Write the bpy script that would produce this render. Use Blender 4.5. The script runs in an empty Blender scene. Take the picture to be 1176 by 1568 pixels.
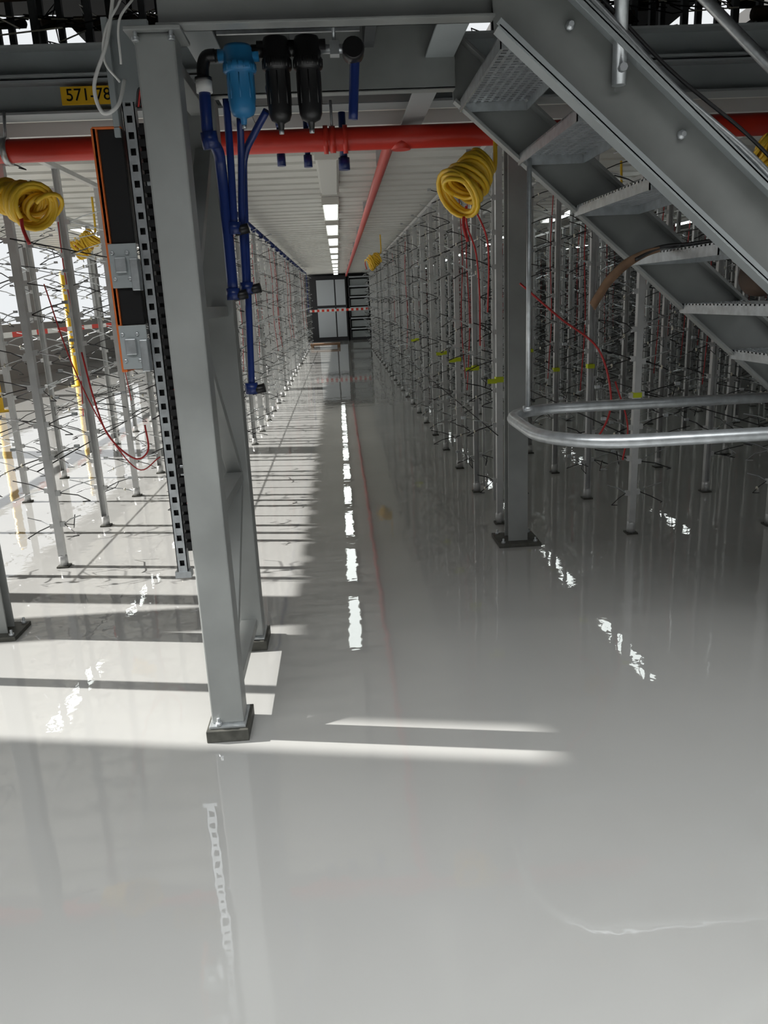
import bpy, math, random
from mathutils import Vector, Matrix
random.seed(7)
scene = bpy.context.scene
COL = scene.collection
scene.view_settings.view_transform = 'Standard'

# ---------------------------------------------------------------- materials
def mat(name, col, rough=0.5, metal=0.0, var=0.0, vscale=8.0, bump=0.0, bscale=40.0, emit=None, estr=0.0, coat=0.0):
    m = bpy.data.materials.new(name); m.use_nodes = True
    nt = m.node_tree; b = nt.nodes['Principled BSDF']
    b.inputs['Base Color'].default_value = (*col, 1)
    b.inputs['Roughness'].default_value = rough
    b.inputs['Metallic'].default_value = metal
    b.inputs['Coat Weight'].default_value = coat
    if emit:
        b.inputs['Emission Color'].default_value = (*emit, 1)
        b.inputs['Emission Strength'].default_value = estr
    if var > 0 or bump > 0:
        tc = nt.nodes.new('ShaderNodeTexCoord')
    if var > 0:
        n = nt.nodes.new('ShaderNodeTexNoise'); n.inputs['Scale'].default_value = vscale
        n.inputs['Detail'].default_value = 6
        r = nt.nodes.new('ShaderNodeValToRGB')
        r.color_ramp.elements[0].position = 0.3; r.color_ramp.elements[1].position = 0.7
        r.color_ramp.elements[0].color = (*[max(0, c*(1-var)) for c in col], 1)
        r.color_ramp.elements[1].color = (*[min(1, c*(1+var)) for c in col], 1)
        nt.links.new(tc.outputs['Object'], n.inputs['Vector'])
        nt.links.new(n.outputs['Fac'], r.inputs['Fac'])
        nt.links.new(r.outputs['Color'], b.inputs['Base Color'])
    if bump > 0:
        n2 = nt.nodes.new('ShaderNodeTexNoise'); n2.inputs['Scale'].default_value = bscale
        bp = nt.nodes.new('ShaderNodeBump'); bp.inputs['Strength'].default_value = bump
        bp.inputs['Distance'].default_value = 0.01
        nt.links.new(tc.outputs['Object'], n2.inputs['Vector'])
        nt.links.new(n2.outputs['Fac'], bp.inputs['Height'])
        nt.links.new(bp.outputs['Normal'], b.inputs['Normal'])
    return m

M = {}
M['grey']   = mat('painted_steel_grey', (.275,.287,.28), .42, 0.1, .2, 3)
M['greyd']  = mat('painted_steel_dark', (.08,.085,.09), .5, 0.1, .15, 4)
M['beam']   = mat('beam_paint', (.37,.405,.415), .45, 0.05, .08, 3)
M['galv']   = mat('galvanised_steel', (.57,.60,.62), .35, .75, .15, 30)
M['rack']   = mat('rack_aluminium', (.66,.67,.67), .35, .35, .1, 10)
M['black']  = mat('black_plastic', (.010,.010,.011), .35)
M['wire']   = mat('black_wire', (.03,.03,.032), .35, .4)
M['blue']   = mat('filter_blue', (.025,.20,.44), .35)
M['bpipe']  = mat('air_pipe_blue', (.010,.028,.15), .3)
M['red']    = mat('pipe_red', (.62,.035,.02), .35)
M['hred']   = mat('hose_red', (.50,.03,.03), .35)
M['yellow'] = mat('hose_yellow', (.90,.58,.04), .35)
M['label']  = mat('label_yellow', (.90,.55,.02), .5)
M['tapey']  = mat('tape_fluorescent', (.65,.75,.02), .5)
M['orange'] = mat('device_orange', (.70,.16,.03), .45)
M['white']  = mat('white_paint', (.75,.75,.73), .5)
M['ceil']   = mat('ceiling_sheet', (.70,.70,.66), .4, .1, .06, 2)
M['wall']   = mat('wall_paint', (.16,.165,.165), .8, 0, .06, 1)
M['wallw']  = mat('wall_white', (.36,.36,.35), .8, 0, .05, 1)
M['dark']   = mat('dark_void', (.03,.03,.035), .7)
M['cab']    = mat('cabinet_grey', (.50,.54,.58), .4)
M['bob']    = mat('bobbin_brown', (.06,.035,.022), .7, 0, .3, 12)
M['strap']  = mat('leather_strap', (.17,.095,.05), .6, 0, .2, 20)
M['lamp']   = mat('lamp_tube', (1,1,1), .4, emit=(.93,1,.97), estr=3.4)
M['lampoff']= mat('lamp_housing', (.72,.72,.68), .35)
M['cream']  = mat('ceramic', (.75,.72,.6), .3)
M['base']   = mat('dirty_base', (.08,.08,.07), .6, .3, .3, 25)
M['roof']   = mat('roof_dark', (.05,.05,.05), .8)

def floor_mat():
    m = bpy.data.materials.new('epoxy_floor'); m.use_nodes = True
    nt = m.node_tree; b = nt.nodes['Principled BSDF']
    tc = nt.nodes.new('ShaderNodeTexCoord')
    n = nt.nodes.new('ShaderNodeTexNoise'); n.inputs['Scale'].default_value = .9; n.inputs['Detail'].default_value = 5
    r = nt.nodes.new('ShaderNodeValToRGB')
    r.color_ramp.elements[0].position = .3; r.color_ramp.elements[1].position = .75
    r.color_ramp.elements[0].color = (.35,.352,.343,1); r.color_ramp.elements[1].color = (.395,.397,.387,1)
    nt.links.new(tc.outputs['Object'], n.inputs['Vector']); nt.links.new(n.outputs['Fac'], r.inputs['Fac'])
    nt.links.new(r.outputs['Color'], b.inputs['Base Color'])
    n3 = nt.nodes.new('ShaderNodeTexNoise'); n3.inputs['Scale'].default_value = 1.6; n3.inputs['Detail'].default_value = 3
    mr = nt.nodes.new('ShaderNodeMapRange'); mr.inputs['To Min'].default_value = .0; mr.inputs['To Max'].default_value = .02
    nt.links.new(tc.outputs['Object'], n3.inputs['Vector']); nt.links.new(n3.outputs['Fac'], mr.inputs['Value'])
    nt.links.new(mr.outputs['Result'], b.inputs['Roughness'])
    b.inputs['IOR'].default_value = 2.0
    n2 = nt.nodes.new('ShaderNodeTexNoise'); n2.inputs['Scale'].default_value = 5; n2.inputs['Detail'].default_value = 3
    bp = nt.nodes.new('ShaderNodeBump'); bp.inputs['Strength'].default_value = .10; bp.inputs['Distance'].default_value = .01
    nt.links.new(tc.outputs['Object'], n2.inputs['Vector']); nt.links.new(n2.outputs['Fac'], bp.inputs['Height'])
    nt.links.new(bp.outputs['Normal'], b.inputs['Normal'])
    return m
M['floor'] = floor_mat()

# ---------------------------------------------------------------- mesh builder
class B:
    def __init__(s): s.v=[]; s.f=[]; s.m=[]; s.mats=[]; s.sm=[]
    def mi(s, k):
        if k not in s.mats: s.mats.append(k)
        return s.mats.index(k)
    def box(s, x0,x1,y0,y1,z0,z1, k, rot=None, org=None):
        i=len(s.v)
        vs=[Vector(p) for p in ((x0,y0,z0),(x1,y0,z0),(x1,y1,z0),(x0,y1,z0),(x0,y0,z1),(x1,y0,z1),(x1,y1,z1),(x0,y1,z1))]
        if rot is not None:
            o=Vector(org) if org else Vector(((x0+x1)/2,(y0+y1)/2,(z0+z1)/2))
            vs=[rot@(p-o)+o for p in vs]
        s.v+=vs; k=s.mi(k)
        for q in ((0,3,2,1),(4,5,6,7),(0,1,5,4),(1,2,6,5),(2,3,7,6),(3,0,4,7)):
            s.f.append(tuple(i+a for a in q)); s.m.append(k); s.sm.append(False)
        return s
    def tube(s, pts, r, k, seg=8, cap=True, closed=False):
        pts=[Vector(p) for p in pts]; n=len(pts)
        rs = r if isinstance(r,(list,tuple)) else [r]*n
        k=s.mi(k); i0=len(s.v); up=None
        for j,p in enumerate(pts):
            if closed: t=(pts[(j+1)%n]-pts[j-1])
            else: t=(pts[min(j+1,n-1)]-pts[max(j-1,0)])
            if t.length<1e-9: t=Vector((0,0,1))
            t.normalize()
            if up is None:
                up=Vector((0,0,1)) if abs(t.z)<.9 else Vector((0,1,0))
            a=up-t*up.dot(t)
            if a.length<1e-5: a=t.orthogonal()
            a.normalize(); up=a; b=t.cross(a)
            for q in range(seg):
                an=2*math.pi*q/seg
                s.v.append(p+(a*math.cos(an)+b*math.sin(an))*rs[j])
        for j in range(n if closed else n-1):
            j2=(j+1)%n
            for q in range(seg):
                q2=(q+1)%seg
                s.f.append((i0+j*seg+q,i0+j*seg+q2,i0+j2*seg+q2,i0+j2*seg+q)); s.m.append(k); s.sm.append(seg>4)
        if cap and not closed:
            s.f.append(tuple(i0+q for q in reversed(range(seg)))); s.m.append(k); s.sm.append(False)
            s.f.append(tuple(i0+(n-1)*seg+q for q in range(seg))); s.m.append(k); s.sm.append(False)
        return s
    def lathe(s, base, prof, k, seg=24, axis='Z'):
        pts=[]; rs=[]
        for r,h in prof:
            o={'Z':(0,0,h),'Y':(0,h,0),'X':(h,0,0)}[axis]
            pts.append(Vector(base)+Vector(o)); rs.append(r)
        k2=s.mi(k); i0=len(s.v); n=len(pts)
        for p,r in zip(pts,rs):
            for q in range(seg):
                an=2*math.pi*q/seg; c,d=math.cos(an)*r,math.sin(an)*r
                o={'Z':(c,d,0),'Y':(c,0,-d),'X':(0,c,d)}[axis]
                s.v.append(p+Vector(o))
        for j in range(n-1):
            for q in range(seg):
                q2=(q+1)%seg
                s.f.append((i0+j*seg+q,i0+j*seg+q2,i0+(j+1)*seg+q2,i0+(j+1)*seg+q)); s.m.append(k2); s.sm.append(True)
        s.f.append(tuple(i0+q for q in reversed(range(seg)))); s.m.append(k2); s.sm.append(False)
        s.f.append(tuple(i0+(n-1)*seg+q for q in range(seg))); s.m.append(k2); s.sm.append(False)
        return s
    def prism(s, poly, y0, y1, k):
        i=len(s.v); n=len(poly); k=s.mi(k)
        s.v+=[Vector((x,y0,z)) for x,z in poly]+[Vector((x,y1,z)) for x,z in poly]
        s.f.append(tuple(i+q for q in range(n))); s.f.append(tuple(i+n+q for q in reversed(range(n))))
        s.m+=[k,k]; s.sm+=[False,False]
        for q in range(n):
            q2=(q+1)%n
            s.f.append((i+q2,i+q,i+n+q,i+n+q2)); s.m.append(k); s.sm.append(False)
        return s
    def mesh(s, name):
        me=bpy.data.meshes.new(name); me.from_pydata([tuple(p) for p in s.v],[],s.f)
        for k in s.mats: me.materials.append(M[k])
        for p,mi,sm in zip(me.polygons,s.m,s.sm): p.material_index=mi; p.use_smooth=sm
        me.update(); return me
    def obj(s, name, parent=None, bevel=0):
        o=bpy.data.objects.new(name, s.mesh(name)); COL.objects.link(o)
        if parent: o.parent=parent
        if bevel:
            md=o.modifiers.new('bevel','BEVEL'); md.width=bevel; md.segments=2; md.limit_method='ANGLE'; md.angle_limit=math.radians(50)
        return o
def empty(name):
    e=bpy.data.objects.new(name,None); COL.objects.link(e); return e
def spline(pts, n=8):
    P=[Vector(p) for p in pts]; P=[P[0]*2-P[1]]+P+[P[-1]*2-P[-2]]; out=[]
    for i in range(1,len(P)-2):
        a,b,c,d=P[i-1:i+3]
        for j in range(n):
            t=j/n
            out.append(.5*((2*b)+(c-a)*t+(2*a-5*b+4*c-d)*t*t+(3*b-a-3*c+d)*t**3))
    out.append(P[-2]); return out

# ---------------------------------------------------------------- camera
cd=bpy.data.cameras.new('camera'); cam=bpy.data.objects.new('camera',cd); COL.objects.link(cam)
fw=Vector((.0437,.9628,-.2639)).normalized(); up=Vector((.0572,.2646,.9634))
rt=fw.cross(up).normalized(); up=rt.cross(fw)
R=Matrix((rt,up,-fw)).transposed().to_4x4()
cam.matrix_world=Matrix.Translation((0,0,1.5))@R
cd.sensor_fit='VERTICAL'; cd.sensor_height=36; cd.lens=27.32; cd.clip_start=.05; cd.clip_end=200
scene.camera=cam

# ---------------------------------------------------------------- room
B().box(-16,10,-8,33,-.1,0,'floor').obj('floor')
Y_END=32.0; RZ=5.35
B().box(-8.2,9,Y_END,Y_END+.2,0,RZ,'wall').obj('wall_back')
B().box(-8.2,9,-6.2,-6,0,RZ,'wall').obj('wall_front')  # unseen, added behind the camera to block ambient light
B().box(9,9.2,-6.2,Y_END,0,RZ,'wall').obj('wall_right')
SUNY=-.20; TAN=.577
w=B()  # openings, sill and stepped headers shaped for sun patches and glare
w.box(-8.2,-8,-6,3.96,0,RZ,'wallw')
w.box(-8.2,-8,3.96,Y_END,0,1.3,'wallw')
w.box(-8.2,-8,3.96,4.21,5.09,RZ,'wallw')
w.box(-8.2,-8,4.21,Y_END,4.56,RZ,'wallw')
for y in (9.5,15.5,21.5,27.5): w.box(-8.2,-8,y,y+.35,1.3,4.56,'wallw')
w.obj('wall_left')
b=B(); b.box(-8.2,9.2,-6.2,12.0,RZ,RZ+.2,'roof'); b.box(-8.2,9.2,14.0,Y_END+.2,RZ,RZ+.2,'roof')  # added overhead to keep the upper level and racks in shade
for x in(-6,-3.5,-1.2,.9,2.6,4.4,6.5): b.box(x,x+.9,12.0,14.0,RZ,RZ+.2,'roof')
b.obj('roof')

c=B(); x0,x1=-4.7,8.9; pitch=.36; y=4.72; prof=[]
while y<Y_END-.4:
    prof+= [(y,2.53),(y+.24,2.53),(y+.25,2.575),(y+.35,2.575)]; y+=pitch
prof.append((y,2.53))
k=c.mi('ceil')
for (ya,za) in prof:
    c.v+= [Vector((x0,ya,za)),Vector((x1,ya,za))]
for i in range(len(prof)-1):
    a=2*i; c.f.append((a,a+2,a+3,a+1)); c.m.append(k); c.sm.append(False)
c.box(x0,x1,4.72,Y_END-.05,2.60,2.80,'greyd')
c.obj('ceiling')

def ibeam_x(b,x0,x1,yc,z0,z1,fl,t,k):
    b.box(x0,x1,yc-.006,yc+.006,z0+t,z1-t,k)
    b.box(x0,x1,yc-fl/2,yc+fl/2,z0,z0+t,k); b.box(x0,x1,yc-fl/2,yc+fl/2,z1-t,z1,k)
b=B(); ibeam_x(b,-7.9,8.9,4.60,2.50,2.66,.16,.012,'beam'); ibeam_x(b,-7.9,8.9,4.60,2.672,2.82,.18,.012,'beam')
b.obj('edge_beam')
B().box(-4.6,8.8,4.70,4.715,2.43,2.50,'white').obj('ceiling_trim')

lab=empty('number_label')
B().box(-1.36,-1.035,4.505,4.512,2.535,2.62,'label').obj('plate',lab)
tc=bpy.data.curves.new('digits','FONT'); tc.body='571-784'; tc.size=.082; tc.extrude=.001; tc.align_x='CENTER'; tc.align_y='CENTER'
to=bpy.data.objects.new('digits',tc); COL.objects.link(to); to.parent=lab
to.location=(-1.20,4.503,2.578); to.rotation_euler=(math.pi/2,0,0); tc.materials.append(M['black'])

# ---------------------------------------------------------------- lamps
def lamp(x,y,L=1.6,on=True):
    b=B(); b.box(x-.085,x+.085,y,y+L,2.475,2.528,'lampoff')
    b.box(x-.07,x+.07,y+.04,y+L-.04,2.455,2.4749,'lamp' if on else 'lampoff')
    b.box(x-.09,x+.09,y-.02,y,2.45,2.528,'lampoff'); b.box(x-.09,x+.09,y+L,y+L+.02,2.45,2.528,'lampoff')
    return b.obj('ceiling_lamp',bevel=.004)
lamp(-.02,5.9,1.9,False)
for i in range(10): lamp(-.02,8.5+2.25*i)
for i in range(8):
    lamp(3.05,7.2+2.9*i); lamp(-3.05,7.0+2.9*i)
    if i%2==0: lamp(5.6,6.2+2.9*i)

# ---------------------------------------------------------------- columns
def column(b,x,y,z1,w=.12,d=.12,k='grey',plate=.26):
    b.box(x-w/2,x+w/2,y-d/2,y-d/2+.01,.02,z1,k); b.box(x-w/2,x+w/2,y+d/2-.01,y+d/2,.02,z1,k)
    b.box(x-.005,x+.005,y-d/2+.01,y+d/2-.01,.02,z1,k)
    b.box(x-plate/2,x+plate/2,y-plate/2,y+plate/2,0,.02,'base')
    for sx in(-1,1):
        for sy in(-1,1):
            b.lathe((x+sx*plate*.38,y+sy*plate*.38,.02),[(.013,0),(.013,.012),(.007,.012),(.007,.03)],'galv',8)
for x,y,w_,p in((1.03,4.61,.12,.26),(-4.3,4.61,.12,.26),(5.6,4.61,.12,.26),(-1.73,3.62,.09,.2),(-2.3,3.25,.06,.14)):
    b=B(); column(b,x,y,2.5,w_,w_,plate=p); b.obj('steel_column',bevel=.002)

def truss(x,ya,yb,ztop,name):
    e=empty(name)
    for nm,y,w in(('post_front',ya,.115),('post_rear',yb,.115)):
        b=B(); b.box(x-w/2,x+w/2,y-.05,y+.05,.055,ztop,'grey'); b.obj(nm,e,.006)
        f=B(); f.box(x-.075,x+.075,y-.085,y+.10,0,.045,'base'); f.box(x-.065,x+.065,y-.07,y+.08,.045,.056,'galv')
        f.lathe((x-.03,y-.062,.056),[(.012,0),(.012,.012),(.006,.012),(.006,.03)],'galv',8)
        f.obj(nm+'_foot',e,.003)
    d=B(); n=3; zs=[.12,.80,1.48,2.10]
    y0,y1=ya+.05,yb-.05
    for i in range(n):
        d.box(x-.035,x+.035,y0,y1,zs[i]-.02,zs[i]+.02,'grey')
        za,zb=(zs[i]+.03,zs[i+1]-.03)
        if i%2: za,zb=zb,za
        L=math.hypot(y1-y0,zb-za); an=math.atan2(zb-za,y1-y0)
        cy,cz=(y0+y1)/2,(za+zb)/2
        d.box(x-.03,x+.03,cy-L/2,cy+L/2,cz-.02,cz+.02,'grey',Matrix.Rotation(an,3,'X'))
    d.box(x-.035,x+.035,y0,y1,ztop-.06,ztop-.02,'grey')
    d.obj('bracing',e,.002)
    return e
tr=truss(-.48,2.575,3.32,2.26,'truss_support')
b=B(); b.box(-.56,-.40,2.50,2.66,2.26,2.2715,'grey')
for dx in(-.05,.05): b.lathe((-.48+dx,2.515,2.235),[(.011,0),(.011,.012),(.006,.012),(.006,.03)],'galv',8)
b.obj('cap_plate',tr,.002)

# ---------------------------------------------------------------- walkway over head
wk=empty('steel_walkway')
b=B()
def chan_x(b,x0,x1,y,z0,z1,sgn,k,fl=.06,t=.008):
    b.box(x0,x1,min(y,y+sgn*t),max(y,y+sgn*t),z0,z1,k)
    b.box(x0,x1,min(y,y+sgn*fl),max(y,y+sgn*fl),z0,z0+t,k); b.box(x0,x1,min(y,y+sgn*fl),max(y,y+sgn*fl),z1-t,z1,k)
chan_x(b,-.47,.50,2.57,2.272,2.50,-1,'grey'); b.obj('front_beam',wk,.002)
b=B(); chan_x(b,-.47,.50,3.30,2.272,2.50,1,'grey'); b.obj('rear_beam',wk,.002)
b=B()
for x in(-.42,.44):
    b.box(x-.055,x+.055,2.58,4.51,2.38,2.39,'beam'); b.box(x-.005,x+.005,2.58,4.51,2.39,2.5,'beam')
for x in(-.1,.17): b.box(x-.02,x+.02,2.58,3.3,2.42,2.5,'greyd')
b.obj('cross_beams',wk,.002)
b=B(); b.box(-.5,.52,2.52,4.51,2.503,2.52,'greyd'); b.obj('deck_plate',wk)

# ---------------------------------------------------------------- staircase
st=empty('steel_staircase')
SL=.202/.233
def zl(x): return 2.235-SL*(x-.50)
XE=.50+2.235/SL
def stringer(y0,y1,name,H=.27):
    b=B()
    lo=lambda x:zl(x); xa=.50; xe=XE
    b.prism([(xa,lo(xa)),(xe,0),(xe+.30,0),(xa-.02,lo(xa)+H+.02)],y0,y0+.008,'grey')
    def slant(xs,zs,xe2,ze,t,ya,yb):
        L=math.hypot(xe2-xs,ze-zs); an=math.atan2(zs-ze,xe2-xs)
        cx,cz=(xs+xe2)/2,(zs+ze)/2
        b.box(cx-L/2,cx+L/2,ya,yb,cz-t/2,cz+t/2,'beam' if y0<3 else 'grey',Matrix.Rotation(an,3,'Y'))
    ya,yb=(y0-.065,y0) if y0<3 else (y0-.05,y0+.0)
    slant(xa,lo(xa),xe-.01,.01,.012,ya,yb)
    slant(xa,lo(xa)+H,xe+.29,.02,.012,ya,yb)
    if y0<3:
        slant(xa,lo(xa)+.012,xe-.01,.022,.02,ya,ya+.006)
        slant(xa,lo(xa)+H-.012,xe+.28,.02,.02,ya,ya+.006)
    b.obj(name,st,.0015)
stringer(2.53,2.538,'stringer_near'); stringer(3.36,3.368,'stringer_far',.24)
b=B()
for i in range(10):
    X=.52+.233*i; Z=2.235-.202*i
    y0,y1=2.545,3.345; x1=X+.27
    b.box(X,X+.004,y0,y1,Z-.04,Z,'galv'); b.box(x1-.004,x1,y0,y1,Z-.04,Z,'galv')
    b.box(X,x1,y0,y0+.004,Z-.04,Z,'galv'); b.box(X,x1,y1-.004,y1,Z-.04,Z,'galv')
    n=9
    for j in range(1,n): 
        xx=X+(x1-X)*j/n; b.box(xx-.006,xx+.006,y0,y1,Z-.006,Z,'galv')
    n=26
    for j in range(1,n):
        yy=y0+(y1-y0)*j/n; b.box(X,x1,yy-.006,yy+.006,Z-.0065,Z-.0005,'galv')
b.obj('grating_treads',st)
b=B()
def rail(y,off,x0=.55,x1=XE+.1,r=.021):
    b.tube([(x0,y,zl(x0)+off),(x1,y,zl(x1)+off)],r,'galv',12)
rail(2.50,1.10); rail(3.40,1.22); rail(3.40,.80)
for y,xs in((2.505,(.865,1.75,2.6)),(3.395,(.75,2.05,2.7))):
    for x in xs:
        b.tube([(x,y,zl(x)+.16),(x,y,zl(x)+1.12)],.021,'galv',12)
        b.lathe((x,y-.02,zl(x)+.2),[(.012,-.02),(.012,.0)],'galv',8,'Y')
b.obj('handrails',st)
b=B()
pts=[]
for i in range(30):
    x=.52+i*.09; pts.append((x,2.50+.006*math.sin(i*1.3),zl(x)+.30+.008*math.sin(i*.9)))
b.tube(spline(pts,3),.013,'galv',6)
b.tube(spline([(p[0],p[1]+.01,p[2]+.045+.01*math.sin(p[0]*5+1)) for p in pts],3),.006,'wire',6)
for i in range(7):
    x=.72+.35*i; b.lathe((x,2.528,zl(x)+.2),[(.014,0),(.014,-.012),(.008,-.012),(.008,-.025)],'galv',8,'Y')
b.obj('cable_run',st)
b=B()
pts=[(2.6,2.55,1.00),(.98,2.55,1.00)]
for i in range(1,10):
    a=math.pi/2*i/9; pts.append((.98-.29*math.sin(a),2.84-.29*math.cos(a),1.00))
for i in range(0,10):
    a=math.pi/2*i/9; pts.append((.98-.29*math.cos(a),3.12+.28*math.sin(a),1.00))
pts+=[(2.6,3.40,1.00)]
b.tube(pts,.024,'galv',14)
b.obj('guard_loop',st)
b=B(); b.tube([(.77,3.22,1.03),(.77,3.22,2.0)],.010,'galv',8); b.tube([(.75,3.22,1.03),(.79,3.22,1.03)],.014,'galv',8)
b.obj('hanger_rod',st)

b=B(); pts=spline([(1.19,2.95,1.635),(1.13,2.95,1.62),(1.06,2.95,1.585),(1.00,2.95,1.53),(.965,2.95,1.48),(.94,2.95,1.44)],6)
for i,p in enumerate(pts):
    wd=.010+.008*min(1,i/12)
    b.v+=[p+Vector((-wd*.5,-.012,wd*.7)),p+Vector((wd,.012,-wd*.8))]
k=b.mi('strap')
for i in range(len(pts)-1):
    a=2*i; b.f.append((a,a+1,a+3,a+2)); b.m.append(k); b.sm.append(True)
o=b.obj('leather_strap',st); md=o.modifiers.new('s','SOLIDIFY'); md.thickness=.003
b=B(); b.tube(spline([(1.60,2.95,1.64),(1.50,2.95,1.665),(1.40,2.95,1.655),(1.30,2.95,1.645),(1.19,2.95,1.638),(1.10,2.95,1.60)],8),.008,'black',8)
b.obj('black_cable',st)
b=B(); b.lathe((1.50,2.72,1.52),[(.03,0),(.06,.01),(.07,.06),(.07,.10),(.05,.13)],'bob',20,'Y'); b.obj('yarn_bobbin',st)

# ---------------------------------------------------------------- red pipes
b=B(); b.tube([(-7.8,4.36,2.30),(8.7,4.36,2.30)],.056,'red',20)
for x in(-1.62,.02,2.6,-3.6):
    b.tube([(x-.015,4.36,2.30),(x+.015,4.36,2.30)],.064,'galv' if x!=.02 else 'red',20)
    b.tube([(x,4.36,2.36),(x,4.40,2.49)],.008,'galv',6)
for dx in(-.035,.065): b.tube([(.02+dx-.012,4.36,2.30),(.02+dx+.012,4.36,2.30)],.068,'red',20)
b.tube([(.37,4.36,2.24),(.37,4.36,2.30)],.05,'red',16)
b.obj('sprinkler_main_pipe')
b=B(); b.tube([(.37,4.42,2.31),(.37,4.9,2.42),(.37,31,2.42)],.035,'red',14)
for i in range(9): b.box(.33,.41,6+i*3,6.03+i*3,2.42,2.525,'galv')
b.obj('sprinkler_branch_pipe')

# ---------------------------------------------------------------- air filter assembly
af=empty('air_filter_unit')
def filt(x,y,k,nm,r=.038,zt=2.31,zb=2.07):
    b=B(); H=zt-zb
    b.lathe((x,y,zb),[(.006,-.025),(.009,-.02),(.011,-.004),(r*.45,0),(r*.75,.006),(r*.92,.022),(r*.96,.05),(r*.97,H*.60),(r*1.0,H*.61),(r*1.15,H*.62),(r*1.15,H*.74),(r*1.08,H*.75),(r*1.08,H*.93),(r*.95,H*.98),(r*.5,H)],k,28)
    for i in range(16):
        a=2*math.pi*i/16; px,py=x+math.cos(a)*r*1.12,y+math.sin(a)*r*1.12
        b.tube([(px,py,zb+H*.63),(px,py,zb+H*.73)],.0035,k,5)
    for i in range(8):
        a=2*math.pi*i/8; px,py=x+math.cos(a)*r*.94,y+math.sin(a)*r*.94
        b.tube([(px,py,zb+.05),(px,py,zb+H*.58)],.0025,k,5)
    b.lathe((x,y,zt-.03),[(.02,-r-.02),(.02,r+.02)],k,12,'X')
    b.lathe((x,y,zb),[(.008,-.034),(.008,-.024)],'galv',10)
    b.obj(nm,af)
filt(-.272,2.80,'blue','filter_blue',.045,2.30,2.09)
filt(-.152,2.80,'black','filter_black_1',.04,2.32,2.07)
filt(-.053,2.80,'black','filter_black_2',.04,2.32,2.07)
b=B()
b.tube([(-.36,2.80,2.272),(-.31,2.80,2.272)],.018,'black',12)
b.tube(spline([(-.345,2.80,2.272),(-.375,2.80,2.268),(-.388,2.80,2.24),(-.39,2.80,2.20)],5),.02,'black',12)
b.tube([(-.39,2.80,2.205),(-.39,2.80,2.165)],.026,'white',12)
b.lathe((-.39,2.80,2.20),[(.028,0),(.028,.01)],'black',12)
b.tube([(-.23,2.80,2.28),(-.19,2.80,2.28)],.02,'black',12); b.tube([(-.115,2.80,2.28),(-.09,2.80,2.28)],.02,'black',12)
b.tube([(-.01,2.80,2.28),(.10,2.80,2.28)],.014,'galv',12); b.box(.02,.05,2.78,2.82,2.26,2.30,'galv'); b.tube([(.035,2.80,2.30),(.035,2.80,2.40)],.006,'galv',8)
b.box(.02,.05,2.79,2.81,2.355,2.40,'galv')
b.lathe((.095,2.80,2.275),[(.03,-.035),(.036,-.02),(.036,.03),(.02,.04)],'black',18,'Y')
b.box(-.34,.12,2.83,2.842,2.34,2.37,'galv')
for x in(-.272,-.152,-.053,.03): b.tube([(x,2.84,2.36),(x,2.84,2.50)],.006,'galv',6)
b.obj('fittings',af)
b=B()
def bp(pts,r=.016,n=6): b.tube(spline(pts,n),r,'bpipe',12)
bp([(-.39,2.80,2.165),(-.392,2.80,2.10),(-.39,2.80,2.04),(-.37,2.84,2.00),(-.37,2.88,1.95),(-.37,2.90,1.8),(-.37,2.90,1.54)],.019)
b.tube([(-.39,2.80,2.05),(-.385,2.805,2.0)],.027,'bpipe',12)
bp([(-.20,2.86,2.12),(-.25,2.90,2.06),(-.29,2.93,2.0),(-.305,2.95,1.9),(-.325,2.95,1.5),(-.34,2.95,1.19)],.0125)
bp([(-.33,2.86,2.16),(-.335,2.88,2.0),(-.345,2.9,1.75)],.0125)
bp([(-.29,2.86,2.10),(-.30,2.9,2.0),(-.32,2.93,1.8),(-.33,2.95,1.55)],.012)
for x in(-.18,-.07): bp([(x,2.84,2.14),(x-.01,2.9,2.2),(x,3.0,2.16),(x+.01,3.0,2.10)],.012)
bp([(.10,2.82,2.26),(.095,2.83,2.2),(.085,2.84,2.08)],.016)
for x,zb,r in((-.255,2.20,.018),(-.115,2.19,.018),(.075,2.17,.024)):
    b.tube([(x,4.47,2.45),(x,4.47,zb+.02)],r*.8,'bpipe',12); b.tube([(x,4.47,zb+.06),(x,4.47,zb)],r*1.25,'bpipe',12)
for x,y,z in((-.37,2.90,1.54),(-.325,2.95,1.56),(-.34,2.95,1.20),(-.345,2.9,1.76)):
    b.tube([(x,y,z+.02),(x,y,z-.02)],.024,'bpipe',12); b.tube([(x-.0,y,z-.01),(x+.05,y,z+.0)],.017,'black',10)
b.obj('air_pipes',af)

# ---------------------------------------------------------------- cable duct + controllers
cdv=empty('control_panel')
b=B(); X0,X1,Yd=-.672,-.632,2.86
b.box(X0,X0+.011,Yd,Yd+.003,.52,2.16,'galv'); b.box(X1-.011,X1,Yd,Yd+.003,.52,2.16,'galv')
z=.52
while z<2.15: b.box(X0+.011,X1-.011,Yd,Yd+.003,z,z+.028,'galv'); z+=.05
b.box(X0,X0+.003,Yd,Yd+.04,.52,2.16,'galv'); b.box(X1-.003,X1,Yd,Yd+.04,.52,2.16,'galv')
b.box(X0+.004,X1-.004,Yd+.02,Yd+.024,.52,2.16,'black')
b.box(X0-.01,X1+.01,Yd-.004,Yd+.04,.50,.525,'galv')
b.obj('slotted_strut',cdv)
b=B(); b.box(X1+.004,X1+.05,Yd+.02,Yd+.06,.60,2.10,'black'); z=.62
while z<2.08: b.box(X1+.004,X1+.05,Yd-.005,Yd+.02,z,z+.022,'black'); z+=.036
b.obj('comb_duct',cdv)
b=B()
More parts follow.
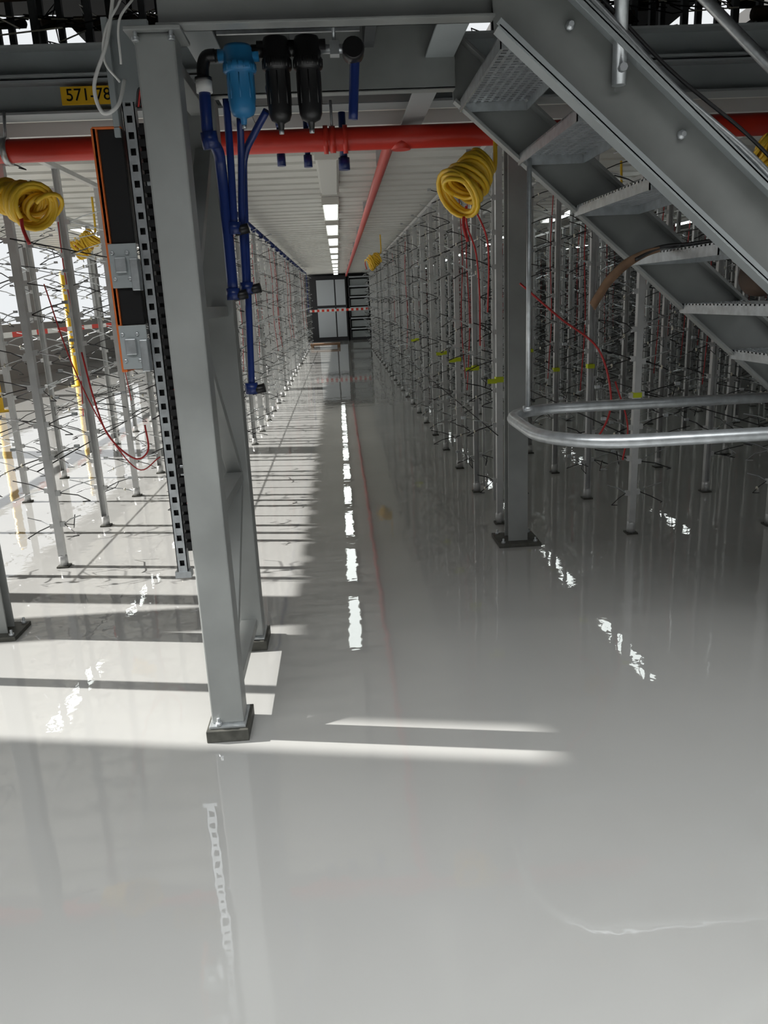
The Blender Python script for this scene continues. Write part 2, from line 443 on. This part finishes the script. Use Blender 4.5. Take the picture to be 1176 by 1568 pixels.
for z0,z1 in((1.72,2.08),(1.45,1.585)):
    b.box(-.758,-.678,Yd-.02,Yd+.16,z0,z1,'black'); b.box(-.772,-.758,Yd-.03,Yd+.16,z0,z1,'orange'); b.box(-.772,-.678,Yd-.03,Yd+.0,z1-.004,z1+.004,'orange')
b.box(-.776,-.756,Yd-.03,Yd+.10,1.29,2.08,'orange')
b.obj('drive_modules',cdv,.003)
b=B()
for z0,z1 in((1.575,1.72),(1.30,1.45)):
    b.box(-.768,-.672,Yd-.035,Yd-.029,z0,z1,'beam'); b.box(-.70,-.672,Yd-.045,Yd+.0,z0-.01,z1-.05,'galv')
    for zz in(z0+.03,z1-.03):
        for xx in(-.755,-.705): b.lathe((xx,Yd-.035,zz),[(.007,0),(.007,-.008)],'galv',8,'Y')
    b.box(-.748,-.71,Yd-.05,Yd-.035,z0+.05,z1-.045,'galv')
b.obj('brackets',cdv,.003)
b=B(); b.box(-.70,-.56,Yd-.0,Yd+.02,2.16,2.40,'beam'); b.box(-.70,-.68,Yd-.03,Yd+.03,2.05,2.40,'beam')
b.box(-.62,-.54,2.86,2.90,1.90,1.94,'galv'); b.box(-.62,-.54,2.86,2.90,.9,.94,'galv')
b.obj('mounting_arm',cdv,.002)
b=B()
b.tube(spline([(-.60,2.72,2.62),(-.62,2.72,2.45),(-.66,2.72,2.30),(-.715,2.72,2.18),(-.70,2.72,2.10),(-.65,2.72,2.12),(-.63,2.76,2.2)],8),.006,'white',8)
b.tube(spline([(-.56,2.72,2.62),(-.59,2.72,2.44),(-.66,2.72,2.33),(-.68,2.74,2.25),(-.65,2.78,2.2)],8),.004,'white',8)
b.tube(spline([(-.52,2.74,2.62),(-.55,2.74,2.45),(-.62,2.74,2.36),(-.64,2.78,2.25)],8),.004,'white',8)
for j in range(5):
    b.tube(spline([(-.62+.006*j,2.84,2.14),(-.60+.01*j,2.82,2.19+.01*j),(-.575+.006*j,2.84,2.15),(-.585+.004*j,2.86,2.0)],6),.0035,'hred' if j%2 else 'wire',6)
for j in range(9):
    zz=.8+j*.14; b.tube(spline([(-.60,2.83,zz),(-.575,2.82,zz+.03),(-.57,2.84,zz-.04)],5),.0035,'hred' if j%3==0 else 'wire',6)
b.obj('cables',cdv)

# ---------------------------------------------------------------- creel racks
def creel_post(seed):
    rnd=random.Random(seed); b=B()
    b.box(-.02,.02,-.02,-.017,.012,2.40,'rack'); b.box(-.02,-.017,-.017,.02,.012,2.40,'rack'); b.box(.017,.02,-.017,.02,.012,2.40,'rack')
    b.box(-.035,.035,-.035,.035,0,.010,'base'); b.lathe((0,0,.010),[(.028,0),(.028,.06),(.02,.07)],'rack',8)
    z=.28
    while z<2.3:
        for sx in(-1,1):
            if rnd.random()<.12: continue
            dz=rnd.uniform(-.02,.02); dy=rnd.uniform(-.045,.045); L=rnd.uniform(.15,.25)
            b.box(sx*.018 if sx>0 else -.045,.045 if sx>0 else -.018,-.012,.012,z+dz-.015,z+dz+.015,'rack')
            b.tube([(sx*.04,0,z+dz),(sx*L*.55,dy,z+dz+.035),(sx*L,dy*1.6,z+dz+.06)],.0032,'galv' if rnd.random()<.55 else 'wire',4)
            b.tube([(sx*.04,0,z+dz),(sx*L*.6,dy-.03,z+dz-.02),(sx*L*.95,dy-.07,z+dz-.05),(sx*L*.8,dy-.1,z+dz-.045)],.0032,'galv' if rnd.random()<.25 else 'wire',4)
            if rnd.random()<.5: b.tube([(sx*L*.6,dy,z+dz+.036),(sx*L*.62,dy+.10,z+dz+.02),(sx*L*.3,dy+.13,z+dz+.0)],.003,'galv' if rnd.random()<.5 else 'wire',4)
            if rnd.random()<.5:
                p=(sx*L*.72,dy-.04,z+dz-.03); b.lathe(p,[(.010,-.004),(.013,0),(.010,.004)],'cream',8,'X')
            if rnd.random()<.4:
                b.box(sx*L-.014,sx*L+.014,dy*1.6-.01,dy*1.6+.01,z+dz+.052,z+dz+.07,'galv')
            if rnd.random()<.2:
                b.tube([(sx*.04,0,z+dz),(sx*.07,.08,z+dz-.03),(sx*.05,.12,z+dz-.06),(sx*.06,.14,z+dz+.02)],.003,'wire',4)
        z+=.2
    if seed%2:
        b.tube(spline([(.03,-.03,2.3),(.05,-.04,1.8),(.03,-.05,1.3),(.06,-.03,.8)],4),.004,'hred',5)
    return b.mesh('creel_post_mesh')
variants=[creel_post(i) for i in range(6)]
rows=[(1.01,5.02,.9,23),(1.77,4.63,.9,24),(2.67,4.63,.9,24),(3.45,5.0,.9,22),(4.35,4.8,.9,20),(5.12,5.0,.9,18),(6.0,4.8,.9,16),(6.8,5.0,.9,14),(7.7,5.0,.9,14),
      (-1.01,5.02,.9,23),(-1.77,4.63,.9,24),(-2.67,4.63,.9,24)]
for x,ys,dy,n in rows:
    e=empty('yarn_creel_rack')
    for i in range(n):
        o=bpy.data.objects.new('post',random.choice(variants)); COL.objects.link(o); o.parent=e
        o.location=(x,ys+dy*i,0); o.rotation_euler=(0,0,0 if i==0 else random.choice((0,math.pi)))
    b=B(); y0,y1=ys-.1,ys+dy*(n-1)+.1
    b.box(x-.02,x+.02,y0,y1,2.40,2.43,'rack')
    b.tube([(x+.03,y0,1.9),(x+.03,y1,1.9)],.004,'wire',5)
    b.tube([(x-.03,y0,.62),(x-.03,y1,.62)],.004,'wire',5)
    b.obj('rails',e)
    if abs(x)<1.5:
        b=B(); xx=x+.09 if x>0 else x-.09
        for i in range(44):
            y=5.2+.45*i; b.box(xx-.009,xx+.009,y-.009,y+.009,0,2.42,'rack')
        b.obj('uprights',e)
    if x==-1.01:
        b=B(); b.tube([(-.93,4.8,2.36),(-.93,25,2.36),(-.93,25.2,2.3),(-.93,25.2,1.2)],.02,'bpipe',10)
        for i in range(22): b.tube([(-.93,5+i*.92,2.34),(-.93,5.1+i*.92,2.34)],.03,'bpipe',8)
        b.obj('compressed_air_pipe',e)
    if x==1.01:
        b=B()
        for i,y in enumerate((5.02,5.92,6.82,7.72,10.42)):
            b.box(.985,1.035,y-.025,y+.025,.95,.985,'tapey'); b.box(.93,.99,y-.03,y-.028,.945,.975,'tapey')
        b.obj('marker_tape',e)
    if x==1.77:
        b=B()
        for i in range(4):
            y=4.63+.9*i; zz=.86+.1*(i%2); b.box(1.745,1.795,y-.024,y+.024,zz,zz+.03,'tapey')
        b.obj('marker_tape',e)

# coiled hoses
def hose(b,p,r=.006,k='hred'): b.tube(spline(p,8),r,k,7)
def coil(c,ax,L,r,turns,tr=.010,k='yellow',seed=1,inner=True):
    rnd=random.Random(seed); ax=Vector(ax).normalized(); a=ax.orthogonal().normalized(); d=ax.cross(a); pts=[]
    N=turns*18; ph=[rnd.uniform(0,6.28) for _ in range(4)]
    for i in range(N+1):
        t=i/N; an=2*math.pi*turns*t
        rr=r*(.88+.10*math.sin(t*19+ph[0])+.06*math.sin(an*.5+ph[1]))*(1-.38*t)
        tt=t+.04*math.sin(t*40+ph[1])
        s=(tt-.5)*L+.02*math.sin(an+ph[2]+t*8)+.008*math.sin(t*33+ph[3])
        pts.append(Vector(c)+ax*s+a*math.cos(an)*rr+d*math.sin(an)*rr)
    b=B(); b.tube(pts,tr,k,7)
    if inner:
        q=[]; n2=8*18; ax2=(ax+a*.35+d*.25).normalized()
        for i in range(n2+1):
            t=i/n2; an=2*math.pi*8*t+1
            rr=r*(.62+.12*math.sin(an*.37+ph[2]))
            q.append(Vector(c)+ax2*((t-.62)*L*.9)+a*math.cos(an)*rr+d*math.sin(an)*rr*.85+ax*.03*math.sin(an+2))
        b.tube(q,tr,k,7)
    e=pts[-1]; b.tube(spline([e,e+Vector((.03,0,.04)),Vector((e.x+.03,e.y+.03,2.49))],5),tr,k,7)
    b.tube(spline([pts[0],pts[0]+Vector((0,0,-.05)),pts[0]+Vector((.02,0,-.12))],4),tr*.8,'hred',7)
    return b
b=coil((.69,4.15,2.06),(.55,.35,.6),.24,.125,22,.011,seed=1)
hose(b,[(.67,4.15,1.93),(.70,4.3,1.85),(.78,4.5,1.72),(.85,4.8,1.5),(.85,4.8,1.2)],.005)
hose(b,[(.71,4.15,1.93),(.80,4.3,1.8),(.86,4.55,1.66),(.88,4.7,1.4)],.005)
b.obj('coiled_air_hose')
coil((-1.53,4.15,2.04),(-.75,.5,.3),.28,.11,24,.011,seed=2).obj('coiled_air_hose')
coil((2.25,4.20,2.12),(-.6,0,.6),.16,.10,15,seed=3).obj('coiled_air_hose')
coil((2.22,6.6,2.12),(.9,0,.1),.22,.09,16,seed=4).obj('coiled_air_hose')
coil((.62,13,2.10),(.8,0,.5),.2,.12,14,seed=5).obj('coiled_air_hose')
coil((-2.22,7.5,2.1),(.8,0,.5),.2,.10,14,seed=6).obj('coiled_air_hose')
b=B()
hose(b,[(.98,4.3,1.55),(1.20,4.3,1.36),(1.42,4.3,1.18),(1.50,4.3,.9),(1.45,4.3,.72),(1.36,4.3,.66)])
hose(b,[(1.52,4.3,1.0),(1.60,4.3,.75),(1.58,4.3,.55)],.005)
b.obj('air_hose')
b=B()
hose(b,[(-1.36,4.25,1.3),(-1.33,4.25,1.05),(-1.28,4.25,.85),(-1.16,4.25,.72),(-1.08,4.25,.76),(-1.08,4.25,.9)],.005)
hose(b,[(-1.5,4.25,1.65),(-1.42,4.25,1.25),(-1.30,4.25,.9),(-1.15,4.25,.66),(-1.02,4.25,.72)],.0035)
b.obj('air_hose')

# ---------------------------------------------------------------- upper level creel
b=B()
for X in [-4,-3.4,-2.8,-2.2,-1.9,-1.6,-1.3,-1.0,1.2,1.5,1.8,2.1,2.4,2.8,3.4,4.0]:
    for Y in(5.0,5.5,6.1):
        b.box(X-.018,X+.018,Y-.018,Y+.018,2.805,4.4,'greyd')
        for z in(2.98,3.18,3.38,3.6,3.8):
            r=.030+.012*random.random(); dx=random.uniform(-.05,.05)
            if random.random()<.5:
                b.lathe((X+.05+dx,Y-.1,z),[(.012,0),(r*.8,.005),(r,.02),(r*.9,.22),(.012,.23)],'bob' if random.random()<.9 else 'cream',12,'X')
            for q in range(3): b.tube([(X,Y,z+.05),(X+random.uniform(-.3,.3),Y-.1,z+random.uniform(-.05,.12)),(X+random.uniform(-.3,.3),Y-.2,z)],.004,'wire' if q else 'cream',4)
b.obj('upper_yarn_creel')
b=B()
b.tube([(-5,4.75,2.87),(8,4.75,2.87)],.02,'galv',8)
b.obj('upper_toe_rail')

# ---------------------------------------------------------------- aisle end
e=empty('electrical_cabinet')
b=B(); b.box(-1.05,.35,31.3,31.9,0,2.45,'dark')
b.box(-.80,-.12,31.26,31.3,.15,1.25,'cab'); b.box(-.80,-.12,31.26,31.3,1.35,2.3,'cab'); b.box(-.07,.30,31.26,31.3,.15,1.25,'cab'); b.box(-.07,.30,31.26,31.3,1.35,2.3,'cab')
b.obj('body',e)
b=B(); b.box(.42,1.3,31.4,31.9,0,.1,'dark')
for z in(.4,.8,1.2,1.6,2.0,2.35): b.box(.42,1.3,31.35,31.9,z,z+.05,'cab'); b.box(.5,1.2,31.45,31.8,z-.3,z-.06,'beam')
for x in(.42,1.26): b.box(x,x+.05,31.35,31.9,0,2.45,'dark')
b.obj('storage_shelf')
b=B()
for i in range(24):
    x=-1.0+i*.085; b.box(x,x+.085,28.0,28.01,1.16,1.24,'red' if i%2 else 'white')
b.obj('barrier_tape')
b=B(); b.box(-1.0,0,26.8,27.3,.08,.14,'strap'); b.box(-1.0,-.9,26.8,27.3,0,.08,'strap'); b.box(-.1,0,26.8,27.3,0,.08,'strap'); b.obj('wooden_pallet')
b=B()
for i in range(40):
    y=5+i*.5; b.box(-5.01,-5.0,y,y+.5,1.18,1.26,'red' if i%2 else 'white')
b.obj('barrier_tape')
b=B()
for y in(9,13,17): b.lathe((-5.6,y,0),[(.15,0),(.15,.02),(.07,.02),(.07,2.3),(.05,2.33)],'label',16)
b.obj('safety_bollard')

# ---------------------------------------------------------------- light
w=bpy.data.worlds.new('world'); scene.world=w; w.use_nodes=True
bg=w.node_tree.nodes['Background']; bg.inputs['Color'].default_value=(.95,.98,1.0,1); bg.inputs['Strength'].default_value=.9
sd=bpy.data.lights.new('sun','SUN'); sd.energy=11.5; sd.angle=math.radians(.48); sd.color=(1,.97,.92)
so=bpy.data.objects.new('sun',sd); COL.objects.link(so)
d=Vector((1,SUNY,-TAN)); so.rotation_euler=d.to_track_quat('-Z','Y').to_euler()
so.location=(-10,5,8)
# added overhead fill light, brightens the foreground floor
sk=bpy.data.lights.new('foreground_fill_light','AREA'); sk.shape='RECTANGLE'; sk.size=9; sk.size_y=2.2; sk.energy=350; sk.color=(.99,1,.99)
sk.spread=math.radians(135)
ko=bpy.data.objects.new('foreground_fill_light',sk); COL.objects.link(ko); ko.location=(.3,-.55,3.4)
